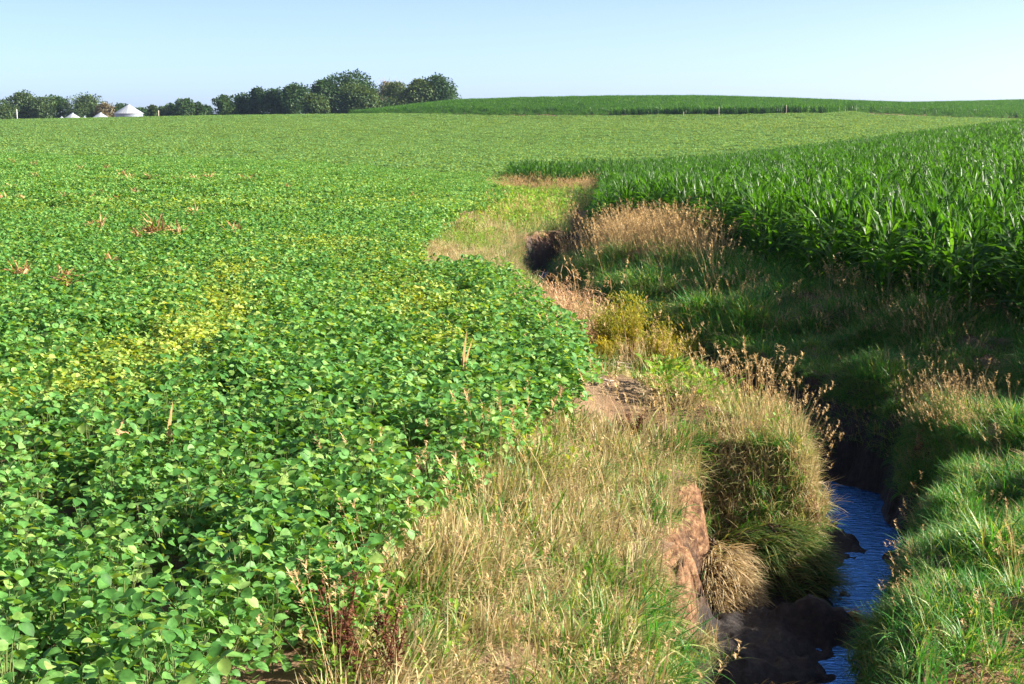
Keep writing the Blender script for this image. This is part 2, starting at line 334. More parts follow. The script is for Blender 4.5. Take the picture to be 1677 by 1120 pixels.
def ground_mat():
    m, t, out = nodes('ground_soil'); L = t.links.new
    ge = N_(t, 'ShaderNodeNewGeometry')
    def nz(s, d=6, r=.6):
        n = N_(t, 'ShaderNodeTexNoise'); n.inputs['Scale'].default_value = s; n.inputs['Detail'].default_value = d; n.inputs['Roughness'].default_value = r
        L(ge.outputs['Position'], n.inputs['Vector']); return n.outputs[0]
    n1, n2 = nz(1.1), nz(14)
    soil = ramp(t, [(.3, (.13, .075, .042)), (.5, (.26, .17, .10)), (.7, (.42, .30, .19))], n1)
    clay = ramp(t, [(.35, (.08, .04, .022)), (.5, (.20, .105, .055)), (.65, (.36, .215, .115))], n2)
    mud_shade = ramp(t, [(.35, (.020, .017, .018)), (.6, (.042, .034, .032)), (.8, (.07, .055, .05))], n2)  # colour of bed mud and of the shade painted on the ditch walls
    sx = N_(t, 'ShaderNodeSeparateXYZ'); L(ge.outputs['Position'], sx.inputs[0])
    def mr(v, a, b):
        n = N_(t, 'ShaderNodeMapRange'); n.inputs[1].default_value = a; n.inputs[2].default_value = b; L(v, n.inputs[0]); return n.outputs[0]
    nx = N_(t, 'ShaderNodeSeparateXYZ'); L(ge.outputs['Normal'], nx.inputs[0])
    def mix(f, a, b):
        n = N_(t, 'ShaderNodeMix', data_type='RGBA'); L(f, n.inputs[0]); L(a, n.inputs[6]); L(b, n.inputs[7]); return n.outputs[2]
    c = mix(mr(nx.outputs[2], .95, .7), soil, clay)
    at = N_(t, 'ShaderNodeAttribute', attribute_name='wet_and_shade')
    c = mix(at.outputs['Fac'], c, mud_shade)
    p = N_(t, 'ShaderNodeBsdfPrincipled'); L(c, p.inputs['Base Color'])
    rr = N_(t, 'ShaderNodeMapRange'); rr.inputs[3].default_value = .95; rr.inputs[4].default_value = .5
    L(at.outputs['Fac'], rr.inputs[0]); L(rr.outputs[0], p.inputs['Roughness']); p.inputs['Specular IOR Level'].default_value = .25
    b = N_(t, 'ShaderNodeBump'); b.inputs['Strength'].default_value = .7; b.inputs['Distance'].default_value = .14
    L(nz(9, 10, .7), b.inputs['Height']); L(b.outputs[0], p.inputs['Normal']); L(p.outputs[0], out.inputs[0])
    return m
M['ground'] = ground_mat()
def water_mat():
    m, t, out = nodes('stream_water'); L = t.links.new
    ge = N_(t, 'ShaderNodeNewGeometry'); mp = N_(t, 'ShaderNodeMapping'); L(ge.outputs['Position'], mp.inputs[0]); mp.inputs[3].default_value = (5, 17, 5)
    mp.inputs[2].default_value = (0, 0, rad(25))
    n = N_(t, 'ShaderNodeTexNoise'); n.inputs['Scale'].default_value = 1.3; n.inputs['Detail'].default_value = 5; n.inputs['Distortion'].default_value = .6
    L(mp.outputs[0], n.inputs['Vector'])
    b = N_(t, 'ShaderNodeBump'); b.inputs['Strength'].default_value = .9; b.inputs['Distance'].default_value = .06
    L(n.outputs[0], b.inputs['Height'])
    g1 = N_(t, 'ShaderNodeBsdfGlossy'); g1.inputs[0].default_value = (.18, .48, 1.0, 1); g1.inputs['Roughness'].default_value = .08
    L(b.outputs[0], g1.inputs['Normal'])
    d = N_(t, 'ShaderNodeBsdfDiffuse'); d.inputs[0].default_value = (.004, .02, .09, 1)
    fr = N_(t, 'ShaderNodeFresnel'); fr.inputs[0].default_value = 1.33; L(b.outputs[0], fr.inputs[1])
    mr = N_(t, 'ShaderNodeMapRange'); mr.inputs[1].default_value = 0; mr.inputs[2].default_value = .3; mr.inputs[3].default_value = .85; mr.inputs[4].default_value = 1
    L(fr.outputs[0], mr.inputs[0])
    ms = N_(t, 'ShaderNodeMixShader'); L(mr.outputs[0], ms.inputs[0]); L(d.outputs[0], ms.inputs[1]); L(g1.outputs[0], ms.inputs[2])
    L(ms.outputs[0], out.inputs[0]); return m
M['water'] = water_mat()

# ------------------------------------------------------------------ ground and water
def build_ground():
    a = np.concatenate([np.arange(-180, -28, 4), np.arange(-28, 28.001, .125), np.arange(32, 180, 4)])
    r = np.concatenate([[.3, 1, 2, 3], np.exp(np.linspace(math.log(4), math.log(24), 330)), np.exp(np.linspace(math.log(24), math.log(130), 200))[1:],
                        np.exp(np.linspace(math.log(130), math.log(520), 150))[1:], np.exp(np.linspace(math.log(520), math.log(1500), 24))[1:]])
    A, R = np.meshgrid(np.radians(a), r, indexing='ij')
    X, Y = R * np.sin(A), R * np.cos(A); ZZ = Z(X.ravel(), Y.ravel()).reshape(X.shape)
    n, m = X.shape; i = np.arange(n * m).reshape(n, m); j = np.roll(i, -1, 0)
    q = np.stack([i[:, :-1], i[:, 1:], j[:, 1:], j[:, :-1]], -1).reshape(-1, 4)
    c = n * m; V = np.concatenate([np.stack([X, Y, ZZ], -1).reshape(-1, 3), [[0, 0, 0]]])
    t = np.stack([i[:, 0], j[:, 0], np.full(n, c)], -1)
    me = mesh('ground', V, [q, t[:, [0, 2, 1]][:, ::-1]], M['ground'])
    ins = inside(V[:, 0], V[:, 1], DITCH)
    wet_and_shade = np.where(ins & (V[:, 1] < 70), sst(np.where(V[:, 1] > 19, -.45, -.95), np.where(V[:, 1] > 19, -.8, -1.35), V[:, 2] + .3 * fbm(V[:, 0] * 3, V[:, 1] * 3)), 0)  # wet mud low down; higher on the walls this darkening paints gully shade
    at = me.attributes.new('wet_and_shade', 'FLOAT', 'POINT'); at.data.foreach_set('value', wet_and_shade.astype(np.float32))
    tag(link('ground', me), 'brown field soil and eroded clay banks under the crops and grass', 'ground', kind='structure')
    Q = DR[:16]
    n = 80; ys = np.linspace(-7.5, 54, n)
    lx = np.interp(ys, [0, 0][:0] + [-8, 5, 9, 12, 15, 17, 20, 23, 27, 30, 40, 54], [.5, .5, .7, 1.2, 1.5, 1.5, 1.9, 1.0, .5, .2, .2, 1.5])
    rx = np.interp(ys, [p[1] for p in Q], [p[0] for p in Q]) + .1
    V = []; 
    for k in range(n):
        for s in np.linspace(0, 1, 7): V.append((lx[k] + (rx[k] - lx[k]) * s, ys[k], -1.93))
    i = np.arange(n * 7).reshape(n, 7)
    me = mesh('stream', V, np.stack([i[:-1, :-1], i[:-1, 1:], i[1:, 1:], i[1:, :-1]], -1).reshape(-1, 4), M['water'])
    tag(link('stream_water', me), 'narrow rippled blue stream at the bottom of the ditch', 'stream', kind='structure')
build_ground()

# ------------------------------------------------------------------ plant meshes
U = lambda a, b, n=None: rng.uniform(a, b, n)
def trifoliates(g, P, out_phi, size, nseg=5, fold=.25):
    """three leaflets at each P"""
    n = len(P); tl = U(-.5, .6, n); sp = U(-.25, .25, n)
    for k, (da, s) in enumerate(((0, 1.12), (1.5, 1), (-1.5, 1))):
        ph = out_phi + da + U(-.25, .25, n)
        # whole leaf plane leans along its own direction
        th = np.full(n, 1.3) + tl * math.cos(da) + U(-.6, .8, n)
        off = .018 if k else .028
        p = P + np.stack([np.cos(ph) * off, np.sin(ph) * off, 0 * ph], -1)
        strips(g, p, ph, th, U(.1, .8, n), size * s * U(.85, 1.12, n), size * s * .82, roll=U(-.8, .8, n) + (.3 if k == 1 else -.3 if k == 2 else 0) * 0 + sp,
               nseg=nseg, fold=fold, prof='bean')
def bean_plant(h=.68, R=.27, n=32, size=.098):
    g = G(); st = G()
    rr = R * np.sqrt(U(0, 1, n)); az = U(0, 6.283, n)
    zt = h * (1 - .42 * (rr / R) ** 2) * U(.70, 1.05, n)
    low = rng.random(n) < .28; zt[low] *= U(.45, .75, low.sum())
    P = np.stack([rr * np.cos(az), rr * np.sin(az), zt], -1)
    trifoliates(g, P, az + U(-.8, .8, n), size * U(.75, 1.15, n))
    tube(st, [(0, 0, -.05), (.01, 0, h * .3), (0, .01, h * .8)], [.007, .006, .003], 5)
    for k in range(n):
        b = np.array([0, 0, P[k, 2] * U(.35, .6)]); m_ = (b + P[k]) / 2 + np.array([0, 0, .03])
        tube(st, [b, m_, P[k]], [.0028, .0022, .0018], 3)
    return g, st
bean_l, bean_s = [], []
for k in range(6):
    a, b = bean_plant(h=U(.58, .74), size=U(.066, .082))
    bean_l.append(a.mesh('soybean_leaves', M['bean'])); bean_s.append(b.mesh('soybean_stem', M['stem']))
def bean_merge(k):
    g, s = bean_plant(h=U(.58, .74), size=U(.085, .106)); f = g
    me = g.mesh('soybean_plant', M['bean']); return me
def bean_patch(w, n, size, nseg, mat, h=.64):
    g = G(); x = U(-w / 2, w / 2, n); y = U(-w / 2, w / 2, n); z = h * U(.72, 1.05, n)
    if nseg >= 2: trifoliates(g, np.stack([x, y, z], -1), U(0, 6.28, n), size * U(.8, 1.2, n), nseg=nseg, fold=.2)
    else: strips(g, np.stack([x, y, z], -1), U(0, 6.28, n), U(.9, 1.9, n), U(0, .5, n), size * U(.7, 1.3, n), size, roll=U(-.6, .6, n), nseg=2, prof='oval')
    return g.mesh('soybean_patch', mat)
def corn_plant(h=1.45, nl=14):
    g = G(); st = G(); ph0 = U(0, 6.28)
    zz = np.linspace(.12, h, nl); s = zz / h
    ph = ph0 + np.arange(nl) * math.pi + U(-.8, .8, nl)
    th0 = np.where(s > .8, U(.05, .3, nl), U(.4, .95, nl)); be = np.where(s > .8, U(.3, 1.9, nl), U(.9, 2.2, nl))
    L = np.interp(s, [0, .3, .7, 1], [.5, .85, .85, .6]) * U(.85, 1.15, nl); W = np.interp(s, [0, .4, .8, 1], [.06, .115, .115, .085])
    strips(g, np.stack([np.cos(ph) * .01, np.sin(ph) * .01, zz], -1), ph, th0, be, L, W, roll=U(-.6, .6, nl), nseg=7, fold=.3, prof='corn', wave=.10, bpow=1.3)
    nn = 3
    strips(g, np.tile([[0, 0, h * .97]], (nn, 1)), U(0, 6.28, nn), U(.02, .2, nn), U(.1, .7, nn), U(.35, .55, nn), .05, nseg=5, fold=.45, prof='corn', roll=U(-.5, .5, nn))
    tube(st, [(0, 0, -.05), (0, 0, h * .5), (0, 0, h)], [.014, .012, .006], 6)
    return g, st
corn_l, corn_s = [], []
for k in range(6):
    a, b = corn_plant(h=U(1.22, 1.5)); corn_l.append(a.mesh('corn_leaves', M['corn'])); corn_s.append(b.mesh('corn_stalk', M['stem']))
def corn_patch(w, n, h=1.4):
    g = G(); nl = 7
    for _ in range(n):
        x, y = U(-w / 2, w / 2), U(-w / 2, w / 2); zz = np.linspace(.4, h, nl) * U(.93, 1.05); ph = U(0, 6.28) + np.arange(nl) * 3.14 + U(-.4, .4, nl)
        strips(g, np.stack([x + 0 * ph, y + 0 * ph, zz], -1), ph, U(.1, .5, nl), U(.6, 1.8, nl), U(.5, .85, nl), .10, roll=U(-.3, .3, nl), nseg=3, prof='corn')
    return g.mesh('corn_patch', M['corn'])
def tuft(n, R, L, W, lean, bend, mat, seg=4, droop=None):
    g = G(); a = U(0, 6.28, n); r = R * np.sqrt(U(0, 1, n)); ph = a + U(-.8, .8, n)
    if droop is not None: ph = U(-droop, droop, n)
    strips(g, np.stack([r * np.cos(a), r * np.sin(a), 0 * r - .02], -1), ph, U(lean[0], lean[1], n), U(bend[0], bend[1], n), U(L[0], L[1], n), U(W[0], W[1], n), roll=U(-.6, .6, n), nseg=seg)
    return g
def panicle_tuft(n, h=(.6, .95), R=.14, droop=None, lean=(.05, .35)):
    """seed-bearing stems with open feathery heads"""
    g = G(); a = U(0, 6.28, n); r = R * np.sqrt(U(0, 1, n)); ph = a if droop is None else U(-droop, droop, n)
    tip = strips(g, np.stack([r * np.cos(a), r * np.sin(a), 0 * r], -1), ph, U(*lean, n), U(.1, .7, n), U(*h, n), .006, nseg=4)
    for k in range(n):
        m_ = 16; hh = U(.10, .17); zz = U(0, 1, m_); d = np.array([math.cos(ph[k]) * .4, math.sin(ph[k]) * .4, .9])
        P = tip[k] - d * (hh * zz)[:, None]
        strips(g, P, U(0, 6.28, m_), U(.3, 1.1, m_), U(.2, 1.0, m_), U(.03, .07, m_) * (1 - .3 * zz) * 1.0, U(.009, .015, m_), nseg=2, prof='oval')
    return g
V_green = [tuft(26, .10, (.18, .46), (.012, .024), (.05, .9), (.1, 1.8), None).mesh('grass_tuft', M['lush']) for _ in range(5)]
V_mix = [tuft(26, .11, (.12, .36), (.010, .025), (.1, 1.3), (-.3, 1.8), None).mesh('grass_tuft', M['grass']) for _ in range(5)]
V_dry = [tuft(32, .12, (.10, .32), (.009, .022), (.2, 1.55), (-.5, 1.5), None).mesh('dry_tuft', M['dry']) for _ in range(5)]
V_hangg = [tuft(30, .16, (.10, .44), (.009, .019), (.1, 1.6), (-.3, 2.0), None, 6, 1.7).mesh('hanging_tuft', M['lush']) for _ in range(4)]
V_hangd = [tuft(30, .16, (.10, .44), (.009, .019), (.1, 1.6), (-.3, 2.0), None, 6, 1.7).mesh('hanging_dry_tuft', M['dry']) for _ in range(4)]
V_pan = [panicle_tuft(9).mesh('seed_grass', M['seed']) for _ in range(4)]
V_pan2 = [panicle_tuft(8, h=(.45, .8), droop=.7, lean=(.5, 1.0)).mesh('seed_grass', M['seed']) for _ in range(3)]
def leafy(mat, n=26, h=.35):
    g = G(); a = U(0, 6.28, n); r = .15 * np.sqrt(U(0, 1, n)); z = U(.05, h, n)
    strips(g, np.stack([r * np.cos(a), r * np.sin(a), z], -1), a, U(.5, 1.4, n), U(.1, .7, n), U(.05, .11, n), U(.02, .05, n), roll=U(-.4, .4, n), nseg=3, fold=.2, prof='oval')
    return g.mesh('broadleaf_weed', mat)
V_weed = [leafy(M['weed']) for _ in range(4)]

# ------------------------------------------------------------------ scatter as ONE object
def scatter(name, P, rz, scl, tint, variants, label, cat, tiltx=None, sz=None):
    n = len(P)
    col = bpy.data.collections.new(name + '_kinds')
    for i, me in enumerate(variants):
        col.objects.link(bpy.data.objects.new('%s_kind_%02d' % (name, i), me))
    me = bpy.data.meshes.new(name); me.vertices.add(n); me.vertices.foreach_set('co', np.ascontiguousarray(P, np.float32).ravel())
    def at(nm, ty, arr, key='value'):
        a = me.attributes.new(nm, ty, 'POINT'); a.data.foreach_set(key, np.ascontiguousarray(arr).ravel())
    rot = np.zeros((n, 3), np.float32); rot[:, 2] = rz
    if tiltx is not None: rot[:, :2] = tiltx
    s3 = np.repeat(np.asarray(scl, np.float32)[:, None], 3, 1)
    if sz is not None: s3[:, 2] *= sz
    at('rot', 'FLOAT_VECTOR', rot, 'vector'); at('scl', 'FLOAT_VECTOR', s3, 'vector')
    at('tint', 'FLOAT', np.broadcast_to(np.asarray(tint, np.float32), (n,)).copy()); at('kidx', 'INT', rng.integers(0, len(variants), n).astype(np.int32))
    o = link(name, me)
    ng = bpy.data.node_groups.new(name, 'GeometryNodeTree')
    ng.interface.new_socket('Geometry', in_out='INPUT', socket_type='NodeSocketGeometry')
    ng.interface.new_socket('Geometry', in_out='OUTPUT', socket_type='NodeSocketGeometry')
    gi = ng.nodes.new('NodeGroupInput'); go = ng.nodes.new('NodeGroupOutput')
    ip = ng.nodes.new('GeometryNodeInstanceOnPoints'); ci = ng.nodes.new('GeometryNodeCollectionInfo')
    ci.inputs['Collection'].default_value = col; ci.inputs['Separate Children'].default_value = True; ci.inputs['Reset Children'].default_value = True
    def na(nm, ty):
        a = ng.nodes.new('GeometryNodeInputNamedAttribute'); a.data_type = ty; a.inputs[0].default_value = nm; return a.outputs[0]
    L = ng.links.new
    L(gi.outputs[0], ip.inputs['Points']); L(ci.outputs[0], ip.inputs['Instance']); ip.inputs['Pick Instance'].default_value = True
    L(na('kidx', 'INT'), ip.inputs['Instance Index']); L(na('rot', 'FLOAT_VECTOR'), ip.inputs['Rotation']); L(na('scl', 'FLOAT_VECTOR'), ip.inputs['Scale'])
    L(ip.outputs[0], go.inputs[0])
    md = o.modifiers.new('scatter', 'NODES'); md.node_group = ng
    tag(o, label, cat, kind='stuff'); return o

def blobs(u, v, L):
    s = np.zeros(np.shape(u))
    for b in L: s = np.maximum(s, (b[4] if len(b) > 4 else 1) * np.exp(-(((u - b[0]) / b[2]) ** 2 + ((v - b[1]) / b[3]) ** 2)))
    return s

# ------------------------------------------------------------------ field outlines in plan
edge_px = [(330, 1135), (400, 1060), (470, 1010), (580, 965), (605, 890), (690, 800), (745, 755), (860, 705), (925, 655), (948, 605),
           (932, 545), (880, 500), (856, 468), (800, 450), (700, 442), (678, 420), (690, 388), (757, 352), (800, 336), (824, 319), (806, 303)]
BE = [hit(u, v, .35) for u, v in edge_px]
BE = [(BE[0][0] + .3, 4.0), (BE[0][0], BE[0][1])] + BE[1:] + [(-1.6, 106), (-.6, 116), (-.4, 131)]
CORN = [(2.8, 47), (6.9, 112), (0, 117), (-.3, 130), (14.6, 132), (27.7, 141), (39.5, 150), (56, 156), (85, 162), (95, 12), (60, 12), (14, 14.2), (10.6, 15.6), (8.7, 18), (7.6, 20.6), (6.7, 23), (5.9, 27.5),
        (5.3, 32), (4.9, 37)]
BEANNEAR = BE + [(-120, 131), (-120, 4)]
def fcb(u):   # distance of the far corn's near edge in each image column
    return np.interp(u, [560, 600, 700, 800, 1020, 1060, 1200, 1340, 1390, 1560, 1700, 2500], [440, 400, 382, 374, 370, 366, 352, 352, 366, 352, 352, 352])
def sample(n, ymin, ymax, umin=-90, umax=1767):
    y = np.sqrt(U(ymin ** 2, ymax ** 2, n)); x = (U(umin, umax, n) - U0) / F * y; return x, y
def count(density, ymin, ymax, umin=-90, umax=1767): return int(density * (umax - umin) / F * (ymax ** 2 - ymin ** 2) / 2)

YEL = [(40, 670, 120, 40, .75), (150, 615, 90, 35, .8), (330, 530, 80, 36, .85), (370, 495, 60, 36, .85), (250, 575, 110, 28, .8), (330, 455, 100, 16, .6), (400, 440, 70, 12, .6), (700, 495, 90, 24, .75),
       (735, 540, 60, 24, .7), (650, 460, 80, 14, .5), (540, 400, 130, 9, .5), (620, 422, 120, 8, .6), (250, 340, 330, 9, .42), (620, 335, 280, 9, .42), (330, 300, 300, 9, .2), (60, 1060, 140, 60, .45), (420, 1070, 60, 40, .4),
       (500, 210, 400, 14, .25), (1250, 205, 300, 12, .42), (900, 200, 200, 14, .3), (780, 725, 110, 18, .5), (880, 690, 60, 16, .45)]
GAP = [(262, 1015, 60, 22), (265, 1090, 40, 40), (5, 930, 25, 40), (180, 1110, 60, 20, .8), (350, 1010, 40, 20, .8), (620, 770, 20, 12, .0)]
def yel(x, y, z, m=1.1):
    u, v = project(x, y, z + .5)
    return np.clip(blobs(u, v, YEL) * (1.0 + .9 * fbm(x / .9, y / .9)) * m + .02, 0, 1)

# near plants
x, y = sample(count(14, 4.2, 46), 4.2, 46)
k = inside(x, y, BEANNEAR); x, y = x[k], y[k]
z = Z(x, y); u, v = project(x, y, z); k = rng.random(len(x)) > blobs(u, v, GAP) * 1.05; x, y, z = x[k], y[k], z[k]
ty = yel(x, y, z); u, v = project(x, y, z + .5)
vis = (u > -40) & (u < 1720) & (v < 1190)
order = np.argsort(np.where(vis, y, 1e6))[:300]
sel = np.zeros(len(x), bool); sel[order] = True
for i in order:
    kx = rng.integers(0, 6); o = empty('soybean_plant', (x[i], y[i], z[i] - .02), U(0, 6.28), U(.85, 1.1))
    tag(o, 'leafy green soybean plant in the foreground of the bean field, nearest the camera', 'soybean plant', 'soybean plants in the foreground')
    link('leaves', bean_l[kx], o); link('stem', bean_s[kx], o)
r = ~sel
scatter('soybean_field_near', np.stack([x, y, z - .02], -1)[r], U(0, 6.28, r.sum()), (U(.88, 1.12, len(x)) * (1 - .22 * ty))[r], ty[r], bean_l,
        'dense canopy of soybean plants with yellowed patches in the middle of the bean field', 'soybean crop', tiltx=U(-.12, .12, (r.sum(), 2)))
# middle distance
Vm = [bean_patch(1.3, 240, .10, 2, M['bean']) for _ in range(5)]
x, y = sample(count(.95, 45.2, 131), 45.2, 131); k = inside(x, y, BEANNEAR); x, y = x[k], y[k]; z = Z(x, y)
scatter('soybean_field_middle', np.stack([x, y, z + U(-.12, .06, len(x))], -1), U(0, 6.28, len(x)), U(.9, 1.1, len(x)), yel(x, y, z, .65), Vm, 'green soybean canopy across the middle of the field before the far slope', 'soybean crop', tiltx=U(-.06, .06, (len(x), 2)))
Vf = [bean_patch(2.2, 230, .20, 1, M['beanfar']) for _ in range(5)]
x, y = sample(count(.62, 130, 440, -150, 1827), 130, 440, -150, 1827); u = uxy(x, y)
k = ~inside(x, y, CORN) & (y < fcb(u) - np.interp(u, [1385, 1430, 1677], [0, 14, 22])); x, y = x[k], y[k]; z = Z(x, y)
scatter('soybean_field_far', np.stack([x, y, z + U(-.1, .1, len(x))], -1), U(0, 6.28, len(x)), U(.9, 1.15, len(x)), yel(x, y, z, .4), Vf, 'pale green soybean field rising to the far ridge below the trees', 'soybean crop', tiltx=U(-.05, .05, (len(x), 2)))

# corn
rows = []
ux = np.arange(-14, 96, .72); uy = np.arange(11, 165, .20)
gx, gy = np.meshgrid(ux, uy); gx = gx.ravel() * 1.0; gy = gy.ravel()
a = rad(-4); X = gx * math.cos(a) - (gy - 20) * math.sin(a); Y = gx * math.sin(a) + gy
X += rng.normal(0, .12, len(X)); Y += rng.normal(0, .08, len(Y)); u = uxy(X, Y)
k = inside(X, Y, CORN) & (u > 700) & ((u < 1800) | ((Y < 26) & (X < 16))) & ((Y < 75) | (rng.random(len(X)) < .6)); x, y = X[k], Y[k]; z = Z(x, y)
dist = seg_dist(x, y, CORN[:1] + CORN[:11:-1]); u, v = project(x, y, z + .7)
vis = (u < 1710) & (dist < 1.6)
score = np.where(vis, y + dist * 6, 1e6); order = np.argsort(score)[:300]; sel = np.zeros(len(x), bool); sel[order] = True
for i in order:
    kx = rng.integers(0, 6); o = empty('corn_plant', (x[i], y[i], z[i]), U(0, 6.28), U(.92, 1.1))
    tag(o, 'tall dark green corn plant standing along the near edge of the cornfield', 'corn plant', 'corn plants along the near field edge')
    link('leaves', corn_l[kx], o); link('stalk', corn_s[kx], o)
r = ~sel
scatter('cornfield_near', np.stack([x, y, z], -1)[r], U(0, 6.28, r.sum()), U(.84, 1.14, r.sum()), 0, corn_l, 'tall green corn filling the field to the right of the ditch', 'corn crop', tiltx=U(-.06, .06, (r.sum(), 2)))
Vc = [corn_patch(2.4, 22) for _ in range(5)]
x, y = sample(count(.62, 340, 500, 540, 1850), 340, 500, 540, 1850); u = uxy(x, y); k = y > fcb(u) + 1; x, y = x[k], y[k]; z = Z(x, y)
e_ = np.where((u[k] < 1010) | (u[k] > 1390), np.clip((y - fcb(u[k])) / 16, .3, 1), np.where(y - fcb(u[k]) < 5, 1.35, 1))
scatter('cornfield_far', np.stack([x, y, z], -1), U(0, 6.28, len(x)), U(.95, 1.12, len(x)) * e_, 0, Vc, 'dark green corn covering the far hill on the skyline', 'corn crop')

# ------------------------------------------------------------------ grass and weeds of the ditch
ZONE = [(p[0] - .35, p[1]) for p in BE[:-3]] + [(-2.0, 105), (-.8, 116), (0, 116.5), (6.8, 111.5), (2.7, 47)] + [(5.3, 37), (5.8, 32), (6.8, 27.5), (7.8, 23), (8.7, 20.6), (9.8, 18), (11.5, 15.5), (14, 15), (14, 4)]
def zone(dens, y0, y1):
    n = int(dens * 18 * (y1 - y0)); x = U(-4, 14, n); y = U(y0, y1, n)
    u = uxy(x, y); k = inside(x, y, ZONE) & (u < 1800) & (u > 500); x, y = x[k], y[k]
    return x, y
DRY = [(900, 800, 150, 90, .8), (700, 860, 90, 60, .8), (980, 700, 60, 60, .9), (740, 1020, 60, 100, .5), (1230, 700, 80, 70, .45), (1130, 830, 60, 80, .8), (720, 420, 90, 24, 1.6), (790, 358, 60, 20, 1.6), (775, 302, 50, 8, 1.2),
       (925, 520, 60, 40, 1), (1020, 390, 140, 18, .9), (840, 305, 130, 10, 1), (1080, 650, 80, 30, .6), (900, 920, 90, 50, .7), (1030, 880, 60, 90, .8), (640, 1100, 100, 50, .6)]
GRN = [(1000, 1060, 120, 70, .9), (820, 770, 50, 40, .4), (860, 340, 80, 25, .8), (770, 385, 50, 15, .7), (1250, 760, 60, 60, .5)]
BARE = [(990, 640, 75, 40, 1.8), (965, 612, 36, 24, 1.4), (1100, 890, 36, 60, 1.4), (790, 356, 22, 9, .9), (865, 388, 12, 10, .9), (1122, 990, 22, 40, 1.2), (955, 580, 14, 30, .8), (1122, 960, 34, 60, 1.8)]
lists = {k: [] for k in ('green', 'mix', 'dry', 'hangg', 'hangd', 'pan', 'pan2', 'weed')}
for y0, y1, dens, sc0 in ((11, 24, -330, .9), (24, 46, -90, 1.1), (5.5, 14, 95, 1.0), (14, 24, 80, 1.0), (24, 48, 42, 1.15), (48, 116, 14, 1.5), (88, 117, 30, 1.5)):
    x, y = zone(abs(dens), y0, y1)
    if dens < 0:
        a_, b_ = slope(x, y); k = np.hypot(a_, b_) > .75; x, y = x[k], y[k]
    z = Z(x, y); u, v = project(x, y, z + .1)
    gxx, gyy = slope(x, y); sl = np.hypot(gxx, gyy); ins = inside(x, y, DITCH); dl = seg_dist(x, y, DL); dr = seg_dist(x, y, DR)
    left = dl < dr; ang = np.arctan2(-gyy, -gxx); rn = rng.random(len(x))
    k = rn > blobs(u, v, BARE) * 1.05
    k &= (vnoise(x * 2.3 + 5, y * 2.3) + .35 * rng.random(len(x)) > .34) | (y > 24) | (sl > .7)
    k &= ~(ins & (z < -1.55)) & ~((z < -1.45) & (rng.random(len(x)) < .7)); k &= ~(left & ins & (y < 15.3) & (y > 12.2) & (dl > .10) & (rng.random(len(x)) < .80))
    k &= ~(ins & (y > 19) & (z < -.95) & (rng.random(len(x)) < .72))
    k &= ~((sl > 1.1) & left & (y < 15.3) & (y > 12.2) & (rng.random(len(x)) < .72))
    
    x, y, z, u, v, sl, ins, left, ang, dl, dr = [q[k] for q in (x, y, z, u, v, sl, ins, left, ang, dl, dr)]
    dry = blobs(u, v, DRY); grn = blobs(u, v, GRN); nz = fbm(x / .55, y / .55); rn = rng.random(len(x)); n = len(x)
    fd = np.where(left | (y > 60), np.clip(.42 + .4 * dry - .5 * grn + .8 * nz, .05, .97), np.clip(.06 + dry * .9 + .10 * nz, .02, .9))
    fd = np.where(ins & ~left & (y < 60), .03 + fd * .12, fd)
    hang = (sl > .55) | (ins & (rng.random(n) < .7)) | (left & (dl < .25) & (y > 15.2) & (rng.random(n) < .6))
    isdry = rn < fd
    typ = np.where(hang & isdry, 'hangd', np.where(hang, 'hangg', np.where(isdry, 'dry', np.where(left, 'mix', 'green'))))
    pn = rng.random(n)
    ridge = blobs(u, v, [(1030, 392, 130, 26, 1), (1140, 415, 40, 22, .6), (895, 303, 95, 12, 1.6), (1300, 690, 50, 25, .16), (1200, 640, 50, 16, .12)])
    brown = blobs(u, v, [(1380, 500, 150, 30, .15), (1560, 660, 90, 60, .22), (1560, 540, 140, 22, .2), (1350, 700, 60, 60, .2), (1180, 470, 40, 20, .2), (1600, 960, 90, 100, .06), (1150, 560, 40, 30, .15)])
    typ = np.where(pn < ridge * .55, 'pan', np.where(pn < ridge * .55 + brown * .5, np.where(rng.random(n) < .5, 'pan', 'pan2'), np.where((pn > .985) & left & (y < 23), 'pan', typ)))
    wd = blobs(u, v, [(865, 338, 70, 26, .85), (775, 385, 40, 14, .35), (1100, 640, 90, 30, .3), (560, 1050, 80, 80, .3), (900, 760, 60, 30, .12)])
    typ = np.where(rng.random(n) < wd, 'weed', typ)
    for t_ in lists:
        m_ = typ == t_
        if not m_.any(): continue
        rz = np.where(hang[m_], ang[m_] + U(-.4, .4, m_.sum()), U(0, 6.28, m_.sum()))
        s = U(.7, 1.15, m_.sum()) * (.62 + .85 * vnoise(x[m_] * 1.7, y[m_] * 1.4)) * sc0 * np.where(~left[m_] & (y[m_] < 24), .68, 1)
        s = s * np.where(ins[m_] & (y[m_] > 19) & (z[m_] < -.6), .6, 1)
        s = s * np.where(left[m_] & (y[m_] > 24) & (y[m_] < 48), .6, 1)
        if t_ in ('pan', 'pan2'): s = s * np.where(y[m_] > 60, .8, 1) * .95
        if t_ in ('dry', 'mix'): s = s * np.where(left[m_] & (y[m_] < 23), .85 + .5 * (vnoise(x[m_] * 1.2, y[m_] * 1.2) - .3), 1)
        tt = np.clip(.30 * rng.random(m_.sum()) + (.25 * dry[m_] if t_ in ('mix', 'weed', 'green') else .12 + .2 * grn[m_]) + (.15 if t_ == 'mix' else 0), 0, .9)
        lists[t_].append((np.stack([x[m_], y[m_], z[m_]], -1), rz, s, tt))
